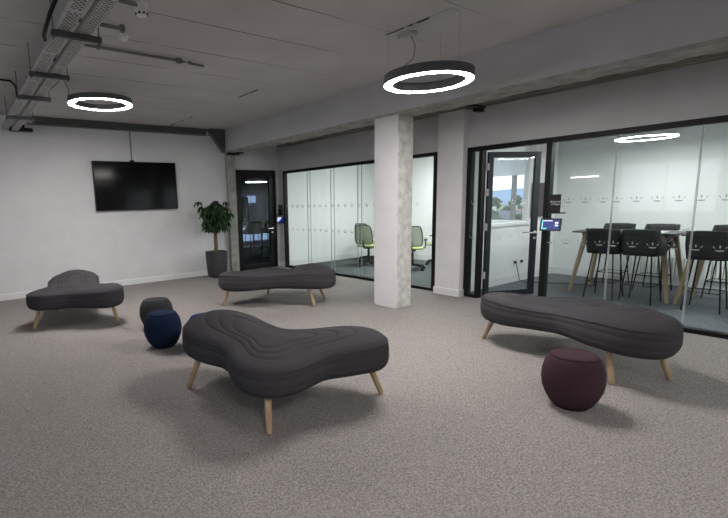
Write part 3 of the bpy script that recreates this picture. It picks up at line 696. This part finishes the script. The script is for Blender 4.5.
# ------------------------------------------------------------------ bar chairs and tables (right room)
def bar_table(x0, x1, y0, y1, label):
    t = thing('bar_table', ((x0 + x1) / 2, (y0 + y1) / 2, 0), 0, label, 'table', 'high tables behind the right glass')
    z = .975
    make('tabletop', MB().rbox(x0, x1, y0, y1, z - .022, z, .03), M['tabletop'], t, bevel=.003)
    make('underframe', MB().box(x0 + .1, x1 - .1, y0 + .12, y0 + .16, z - .07, z - .022).box(x0 + .1, x1 - .1, y1 - .16, y1 - .12, z - .07, z - .022).box((x0 + x1) / 2 - .02, (x0 + x1) / 2 + .02, y0 + .14, y1 - .14, z - .07, z - .022), M['black'], t)
    for sx, sy in ((0, 0), (0, 1), (1, 0), (1, 1)):
        bx = (x0 + .01, x1 - .01)[sx]; by = (y0 - .0 + .02, y1 - .02)[sy]
        tx = (x0 + .12, x1 - .12)[sx]; ty = (y0 + .17, y1 - .17)[sy]
        m = MB(); a = .02; b_ = .032
        vs = [(bx - a, by - a, 0), (bx + a, by - a, 0), (bx + a, by + a, 0), (bx - a, by + a, 0), (tx - b_, ty - b_, z - .022), (tx + b_, ty - b_, z - .022), (tx + b_, ty + b_, z - .022), (tx - b_, ty + b_, z - .022)]
        m.add(vs, [(3, 2, 1, 0), (4, 5, 6, 7), (0, 1, 5, 4), (1, 2, 6, 5), (2, 3, 7, 6), (3, 0, 4, 7)])
        make('leg', m, M['oakdark'], t, bevel=.006)
    return t
bar_table(8.03, 8.80, 2.05, 3.36, 'high dark table on splayed oak legs behind the glass, the left one')
bar_table(8.03, 8.80, .68, 2.00, 'high dark table on splayed oak legs behind the glass, the right one')
hub = thing('desk_power_unit', (8.42, 2.02, .976), 0, 'small silvery cable unit where the two high tables meet', 'power unit')
make('unit_body', MB().rbox(8.33, 8.45, 1.93, 2.12, .976, 1.0, .01), M['steel'], hub)
make('cable_coil', MB().tube([(8.36 + .03 * math.cos(k * .5), 2.02 + .05 * math.sin(k * .5), 1.005 + .0015 * k) for k in range(26)], .005, 6), M['white'], hub, smooth='full')
tag(make('paper_pad', MB().rbox(8.12, 8.42, 2.22, 2.42, .976, .984, .004), M['white']), 'flat white pad lying on the left high table', 'notepad')

def bar_chair(label):
    # local: back at -x, faces +x
    t = thing('bar_chair', (0, 0, 0), 0, label, 'chair', 'black bar chairs at the high tables')
    # boxy shell: low arms that sweep up into a flat upholstered back
    m = MB(); hw = .205; n = 8
    def wall_pts():
        pts = [(.17, hw, .78), (.08, hw + .004, .81), (-.02, hw + .006, .86), (-.10, hw + .006, .95), (-.155, hw, 1.03)]
        for k in range(1, n):
            a = PI / 2 * k / n; pts.append((-.155 - .06 * math.sin(a), hw - .06 * (1 - math.cos(a)), 1.045))
        pts.append((-.217, .10, 1.05)); pts.append((-.22, 0, 1.05))
        return pts + [(x, -y, z) for x, y, z in pts[-2::-1]]
    W_ = wall_pts(); rows = 6; vs = []
    for r_ in range(rows + 1):
        f_ = r_ / rows; lean = -.03 * f_
        for x, y, z in W_:
            k = .90 + .10 * min(1, f_ * 2.2)
            vs.append((x * k + lean * (1 if x < 0 else 0), y * k, .68 + (z - .68) * f_))
    nn = len(W_)
    fs = [(r_ * nn + i, r_ * nn + i + 1, (r_ + 1) * nn + i + 1, (r_ + 1) * nn + i) for r_ in range(rows) for i in range(nn - 1)]
    m.add(vs, fs); o = make('backrest', m, M['barshell'], t, world=False, smooth='full')
    sd = o.modifiers.new('thick', 'SOLIDIFY'); sd.thickness = .035; sd.offset = 0
    make('seat', MB().rbox(-.19, .20, -.195, .195, .675, .745, .06, 6), M['barshell'], t, world=False, bevel=.018)
    for sx in (-1, 1):
        for sy in (-1, 1):
            make('leg', MB().tube([(sx * .205, sy * .19, 0), (sx * .13, sy * .13, .69)], .0095, 8), M['black'], t, world=False, smooth=True)
    q = .176; p_ = .167; z = .25
    make('footrest', MB().tube([(q, p_, z), (-q, p_, z), (-q, -p_, z), (q, -p_, z), (q, p_, z)], .007, 6), M['black'], t, world=False)
    return t
bc = bar_chair('black bar chair on the near side of the left high table, first from the post')
bc.location = (7.93, 2.815, 0); bc.rotation_euler.z = 0
dup(bc, (7.93, 2.355, 0), .0, 'black bar chair on the near side of the left high table, second from the post')
dup(bc, (7.93, 1.65, 0), .03, 'black bar chair at the near side of the right high table')
dup(bc, (8.98, 3.08, 0), PI + .05, 'black bar chair on the far side of the left high table, by the room corner')
dup(bc, (8.98, 2.52, 0), PI - .05, 'black bar chair on the far side of the left high table, before the radiator')
dup(bc, (8.98, 1.68, 0), PI, 'black bar chair on the far side of the right high table')
dup(bc, (7.97, 1.06, 0), 0, 'black bar chair at the near side of the right high table, beyond the frame')

# radiators, socket, dark screen, white bar, floor cable
def radiator(y0, y1, label):
    t = thing('radiator', (BX, (y0 + y1) / 2, .15), 0, label, 'radiator', 'low white radiators')
    m = MB(); n = int((y1 - y0) / .045); st = (y1 - y0) / n
    for k in range(n): m.box(BX - .09, BX - .03, y0 + k * st + .006, y0 + (k + 1) * st - .006, .17, .46)
    make('fins', m, M['offwhite'], t, bevel=.004)
    make('casing', MB().box(BX - .085, BX - .035, y0, y1, .155, .17).box(BX - .085, BX - .035, y0, y1, .46, .475).box(BX - .05, BX, y0 + .1, y0 + .14, .25, .3).box(BX - .05, BX, y1 - .14, y1 - .1, .25, .3), M['offwhite'], t)
radiator(2.32, 3.07, 'low ribbed white radiator behind the left high table')
radiator(.9, 2.05, 'low ribbed white radiator behind the right high table')
t = thing('wall_socket', (8.38, 4.38, .32), 0, 'twin wall sockets low on the wall seen through the open door', 'socket')
for x in (8.22, 8.39): make('face_plate', MB().box(x, x + .12, 4.374, 4.385, .32, .40), M['white'], t, bevel=.003)
for x in (8.23, 8.45): make('plug', MB().box(x, x + .04, 4.34, 4.374, .34, .385), M['blackpl'], t, bevel=.003)
cond('power_cable', [(8.25, 4.34, .35), (8.27, 4.28, .05), (8.3, 4.2, .008), (8.5, 3.9, .008), (8.7, 3.5, .008), (8.75, 3.25, .008)], .006, 'thin dark cable on the floor running from the socket to the high table', 'blackpl', 'cable')
t = thing('wall_screen', (9.0, 4.38, 1.16), 0, 'dark grey wall screen seen between the open door and the post', 'screen')
make('housing', MB().box(8.71, 9.33, 4.335, 4.365, 1.165, 1.785), M['conduitdark'], t, bevel=.003)
make('display', MB().box(8.73, 9.31, 4.331, 4.336, 1.185, 1.765), mat('grey_display', (.05, .05, .055), .4), t)
make('wall_mount', MB().box(8.9, 9.1, 4.365, 4.385, 1.35, 1.6), M['blackpl'], t)
t = thing('wall_bar', (BX, 3.89, 1.86), 0, 'slim white glowing bar on the far wall behind the right glass', 'lamp')
make('diffuser', MB().box(BX - .05, BX - .02, 3.66, 4.12, 1.858, 1.88), mat('soft_white_glow', (.9, .9, .9), .4, emit=(1, 1, 1), estr=1.6), t)  # plain white bar with a weak glow of its own
make('housing', MB().box(BX - .02, BX, 3.66, 4.12, 1.85, 1.888), M['white'], t)

# ------------------------------------------------------------------ office chairs (left room)
def office_chair(label):
    t = thing('office_chair', (0, 0, 0), 0, label, 'chair', 'lime mesh office chairs in the left room')   # faces +x
    base = MB(); cast = []
    for k in range(5):
        a = 2 * PI * k / 5 + .3; ex, ey = .29 * math.cos(a), .29 * math.sin(a)
        base.tube([(0, 0, .115), (ex * .5, ey * .5, .10), (ex, ey, .075)], [.028, .022, .016], 8)
        cast.append((ex, ey, a))
    base.lathe([(.035, .09), (.035, .16), (.026, .18), (.026, .38), (.018, .38), (.018, .44)], 0, 0, 14)
    bo = make('star_base', base, M['blackpl'], t, world=False, smooth=True)
    for ex, ey, a in cast:
        c_ = MB(); dx, dy = -math.sin(a) * .022, math.cos(a) * .022
        c_.tube([(ex - dx, ey - dy, .03), (ex + dx, ey + dy, .03)], .028, 12).tube([(ex, ey, .03), (ex, ey, .08)], .008, 6)
        make('caster', c_, M['blackpl'], bo, world=False, smooth=True)
    make('mechanism', MB().box(-.12, .12, -.07, .07, .42, .465).tube([(-.1, 0, .44), (-.25, 0, .46), (-.29, 0, .60), (-.27, 0, .72)], .02, 8), M['blackpl'], t, world=False)
    s = MB(); n = 10
    s.rbox(-.23, .25, -.24, .24, .465, .51, .09, 6)
    make('seat', s, M['limeseat'], t, world=False, bevel=.02)
    fr = MB(); rim = []
    def bp(u, v):    # u -1..1 across, v 0..1 up
        wd = .225 * (1 - .16 * (v - .35) ** 2 * 3)
        return (-.235 - .07 * v - .05 * (1 - u * u) + .0, wd * u, .55 + .43 * v)
    per = [(-1 + 2 * k / 10, 0) for k in range(10)] + [(1, k / 10) for k in range(10)] + [(1 - 2 * k / 10, 1) for k in range(10)] + [(-1, 1 - k / 10) for k in range(10)]
    def soft(u, v):
        # round the corners
        r = .22
        cu = max(-1 + r, min(1 - r, u)); cv = max(r * .6, min(1 - r * .6, v)); du = (u - cu) / r; dv = (v - cv) / (r * .6); L_ = math.hypot(du, dv)
        if L_ > 1: u = cu + du / L_ * r; v = cv + dv / L_ * r * .6
        return bp(u, v)
    loop = [soft(u, v) for u, v in per]; fr.tube(loop + [loop[0]], .012, 7)
    make('back_frame', fr, M['blackpl'], t, world=False, smooth='full')
    ms = MB(); G = 8; vs = [soft(-1 + 2 * i / G, j / G) for j in range(G + 1) for i in range(G + 1)]
    ms.add(vs, [(j * (G + 1) + i, j * (G + 1) + i + 1, (j + 1) * (G + 1) + i + 1, (j + 1) * (G + 1) + i) for j in range(G) for i in range(G)])
    o = make('mesh_back', ms, M['mesh'], t, world=False, smooth='full'); sd = o.modifiers.new('thick', 'SOLIDIFY'); sd.thickness = .004
    for s_ in (-1, 1):
        a = MB().tube([(-.02, s_ * .2, .47), (-.02, s_ * .27, .50), (-.02, s_ * .275, .66)], .014, 8).rbox(-.13, .12, s_ * .275 - .035, s_ * .275 + .035, .66, .685, .03)
        make('armrest', a, M['blackpl'], t, world=False)
    return t
oc = office_chair('lime mesh office chair against the far wall, leftmost behind the glass')
oc.location = (8.68, 8.45, 0); oc.rotation_euler.z = .1
dup(oc, (8.02, 7.80, 0), .3, 'lime mesh office chair just left of the white column, back turned')
dup(oc, (8.22, 6.66, 0), .6, 'lime mesh office chair just right of the column, its back towards the lounge')
dup(oc, (9.25, 6.75, 0), 2.5, 'lime mesh office chair at the right edge of the left glass, facing out')
t = thing('meeting_table', (9.0, 7.8, 0), 0, 'white topped meeting table between the office chairs, hidden by the column', 'table')
make('tabletop', MB().rbox(8.7, 9.3, 7.45, 8.15, .70, .725, .06), M['whitetop'], t, bevel=.004)
make('pedestal', MB().lathe([(.28, 0), (.28, .015), (.04, .03), (.035, .70)], 9.0, 7.8, 24), M['offwhite'], t, smooth=True)

# ------------------------------------------------------------------ room behind the black door
t = thing('wall_screen', (8.3, 13.9, 1.0), 0, 'large dark screen seen through the black glass door', 'screen')
make('housing', MB().box(7.5, 8.38, 13.9, 13.95, .95, 1.80), M['blackpl'], t)
make('stand', MB().box(7.9, 7.96, 13.92, 14.0, 0, .96).box(7.7, 8.2, 13.85, 14.1, 0, .03), M['blackpl'], t)
t = thing('window_10', (8.95, 15, 1.4), 0, 'small bright window seen through the black glass door', 'window', kind='structure')
wm = mat('daylit_pane', (.3, .35, .45), .4, emit=(.35, .45, .62), estr=.9)
make('daylit_panes', MB().box(8.98, 9.13, 14.98, 15, 1.60, 1.86).box(9.16, 9.36, 14.98, 15, 1.60, 1.86), wm, t)
t = thing('window_11', (9, 15, .2), 0, 'row of low bright windows seen through the black glass door', 'window', kind='structure')
lw = MB()
for a, b_ in ((8.68, 8.84), (8.86, 9.0), (9.02, 9.16), (9.26, 9.38), (9.4, 9.52), (9.62, 9.74), (9.76, 9.88)): lw.box(a, b_, 14.98, 15, .18, .68)
make('daylit_panes', lw, wm, t)
t = thing('bar_table', (7.6, 12.2, 0), 0, 'dark high table seen through the black glass door', 'table')
make('tabletop', MB().rbox(6.9, 8.1, 12.0, 12.6, .95, .975, .03), M['tabletop'], t)
for x in (6.98, 8.02):
    for y in (12.06, 12.54): make('leg', MB().tube([(x, y, 0), (x, y, .95)], .02, 8), M['black'], t)
dup(bc, (7.15, 11.72, 0), PI / 2, 'black bar chair seen through the black glass door, left one', 'bar chairs behind the black door')
dup(bc, (7.75, 11.72, 0), PI / 2, 'black bar chair seen through the black glass door, right one', 'bar chairs behind the black door')

# ------------------------------------------------------------------ outdoors, seen through the windows
GZ = -7.0
gm = MB(); gm.add([(10.5, -150, GZ), (900, -400, GZ), (900, 900, GZ), (10.5, 500, GZ)], [(0, 1, 2, 3)])
struct('ground', gm, M['grass'], 'green ground outside the building')
hm = MB(); vs = []; fs = []; n = 60
for k in range(n + 1):
    a = math.radians(-20 + 110 * k / n); base = 700
    h_ = 3 + 7 * (noise.noise(Vector((k * .11, 1.3, 0))) + .55) + 5 * math.exp(-((math.degrees(math.atan2(math.sin(a), math.cos(a))) - 25) / 9) ** 2)
    for r_, z in ((base - 120, GZ - 1), (base - 40, GZ + (h_ - GZ) * .55), (base, h_), (base + 150, GZ)):
        vs.append((r_ * math.cos(a), r_ * math.sin(a), z))
for k in range(n):
    for j in range(3): o_ = 4 * k + j; fs.append((o_, o_ + 1, o_ + 5, o_ + 4))
hm.add(vs, fs); struct('hills', hm, M['hill'], 'blue hills on the horizon', smooth='full')
import bmesh
def blob(mb, c, r, seed, sq=1):
    bm = bmesh.new(); bmesh.ops.create_icosphere(bm, subdivisions=2, radius=1)
    vs = []
    for v in bm.verts:
        k = 1 + .35 * noise.noise(v.co * 2.2 + Vector((seed, 0, 0)))
        vs.append((c[0] + v.co.x * r * k, c[1] + v.co.y * r * k, c[2] + v.co.z * r * k * sq))
    fs = [tuple(v.index for v in f_.verts) for f_ in bm.faces]; bm.free(); mb.add(vs, fs)
random.seed(5)
def polar(az, d): return d * math.cos(az), d * math.sin(az)
treespec = []
azc = [27.0, 27.9, 28.6, 29.3, 30.2, 26.2, 25.4, 28.2, 29.8, 31.0]
kinds = ['dark conifer', 'bushy green tree', 'rounded green tree']
for i, (az, d, hh, kd) in enumerate([(27.9, 60, 4.3, 0), (28.9, 64, 3.6, 0), (30.2, 75, 4.0, 1), (26.2, 80, 4.2, 1), (31.2, 90, 4.6, 2), (25.0, 95, 4.4, 2), (28.7, 138, 5.0, 1), (26.8, 150, 5.2, 2), (30.0, 160, 6.8, 1), (31.2, 120, 5.8, 1), (26.0, 180, 6.8, 2), (28.1, 200, 7.2, 1)]):
    x, y = polar(math.radians(az), d); hh *= 1.55
    t = thing('tree', (x, y, GZ), 0, ['dark conifer', 'bushy green tree', 'rounded pale tree'][kd] + ' outside the far window, one of the trees below the hills', 'tree', 'trees outside the window')
    make('trunk', MB().tube([(x, y, GZ), (x, y, GZ + hh * .5)], .18, 8), M['bark'], t)
    cr = MB()
    if kd == 0:
        for q in range(5): blob(cr, (x, y, GZ + 1.2 + q * (hh - 1.6) / 4), 1.5 - .27 * q, i * 7 + q, .75)
    else:
        for q in range(6): blob(cr, (x + random.uniform(-1.2, 1.2), y + random.uniform(-1.2, 1.2), GZ + hh * .62 + random.uniform(-.9, .9)), random.uniform(1.1, 1.7), i * 9 + q)
    make('crown', cr, M['treedark' if kd == 0 else 'tree'], t, smooth='full')
for i, (az, d, w_, rf) in enumerate([(28.9, 105, 7, 'slate'), (37.5, 95, 8, 'tile'), (21.0, 60, 6, 'slate'), (22.4, 125, 9, 'tile'), (36.0, 150, 9, 'slate'), (27.6, 118, 6, 'tile')]):
    x, y = polar(math.radians(az), d)
    t = thing('house', (x, y, GZ), math.radians(20 + 13 * i), 'pale house with a ' + ('grey slate' if rf == 'slate' else 'red tiled') + ' roof far outside the window', 'house', 'houses outside the window')
    hw = w_ / 2; hd_ = 3.2
    make('walls', MB().prism([(-hd_, 0), (hd_, 0), (hd_, 3.6), (0, 5.4), (-hd_, 3.6)], 'y', -hw, hw), M['render'], t, world=False)
    make('roof', MB().prism([(-hd_ - .4, 3.4), (0, 5.45), (hd_ + .4, 3.4), (hd_ + .4, 3.65), (0, 5.75), (-hd_ - .4, 3.65)], 'y', -hw - .3, hw + .3), M[rf], t, world=False)
    for yy in (-hw * .55, hw * .55):
        make('window', MB().box(-hd_ - .05, -hd_, yy - .5, yy + .5, 1.2, 2.4), M['pane'], t, world=False)
    make('chimney', MB().box(-.4, .4, hw * .6, hw * .6 + .7, 4.6, 6.6), M['render'], t, world=False)

# ------------------------------------------------------------------ light and camera
W = bpy.data.worlds.new('sky'); S.world = W; W.use_nodes = True
bg = W.node_tree.nodes['Background']; bg.inputs[0].default_value = (.86, .93, 1.0, 1); bg.inputs[1].default_value = 2.1
def area(name, loc, rot, sx, sy, e, col=(1, 1, 1)):
    l = bpy.data.lights.new(name, 'AREA'); l.shape = 'RECTANGLE'; l.size = sx; l.size_y = sy; l.energy = e; l.color = col
    o = bpy.data.objects.new(name, l); COL.objects.link(o); o.location = loc; o.rotation_euler = rot; return o
# daylight entering the hall windows and the right room's end window
area('daylight', (HX0 + .03, 3.6, 1.7), (0, -PI / 2, 0), 1.5, 5, 10, (.86, .93, 1))
area('daylight', (8.15, -3.95, 1.7), (-PI / 2, 0, 0), 2.3, 1.7, 60, (.86, .95, 1))
area('daylight', (BX - .03, 5.96, 1.5), (0, PI / 2, 0), .9, 2.4, 14, (.86, .93, 1))

F, CX, CY = 459.3, 282.1, 276.7
yaw, pitch, roll = [math.radians(a) for a in (34.97, 9.08, 1.70)]
fwd = Vector((math.sin(yaw) * math.cos(pitch), math.cos(yaw) * math.cos(pitch), -math.sin(pitch)))
right = Vector((math.cos(yaw), -math.sin(yaw), 0)); down = fwd.cross(right)
r2 = math.cos(roll) * right + math.sin(roll) * down; dn2 = math.cos(roll) * down - math.sin(roll) * right
cam = bpy.data.cameras.new('camera'); co = bpy.data.objects.new('camera', cam); COL.objects.link(co)
m3 = Matrix((r2, -dn2, -fwd)).transposed(); co.matrix_world = Matrix.Translation((0, 0, 1.55)) @ m3.to_4x4()
cam.sensor_fit = 'HORIZONTAL'; cam.sensor_width = 36; cam.lens = F * 36 / 728
cam.shift_x = (364 - CX) / 728; cam.shift_y = (CY - 259) / 728; cam.clip_start = .05; cam.clip_end = 3000
S.camera = co
S.view_settings.view_transform = 'Standard'; S.view_settings.look = 'None'; S.view_settings.gamma = 1; S.view_settings.use_curve_mapping = False
S.view_settings.exposure = .06
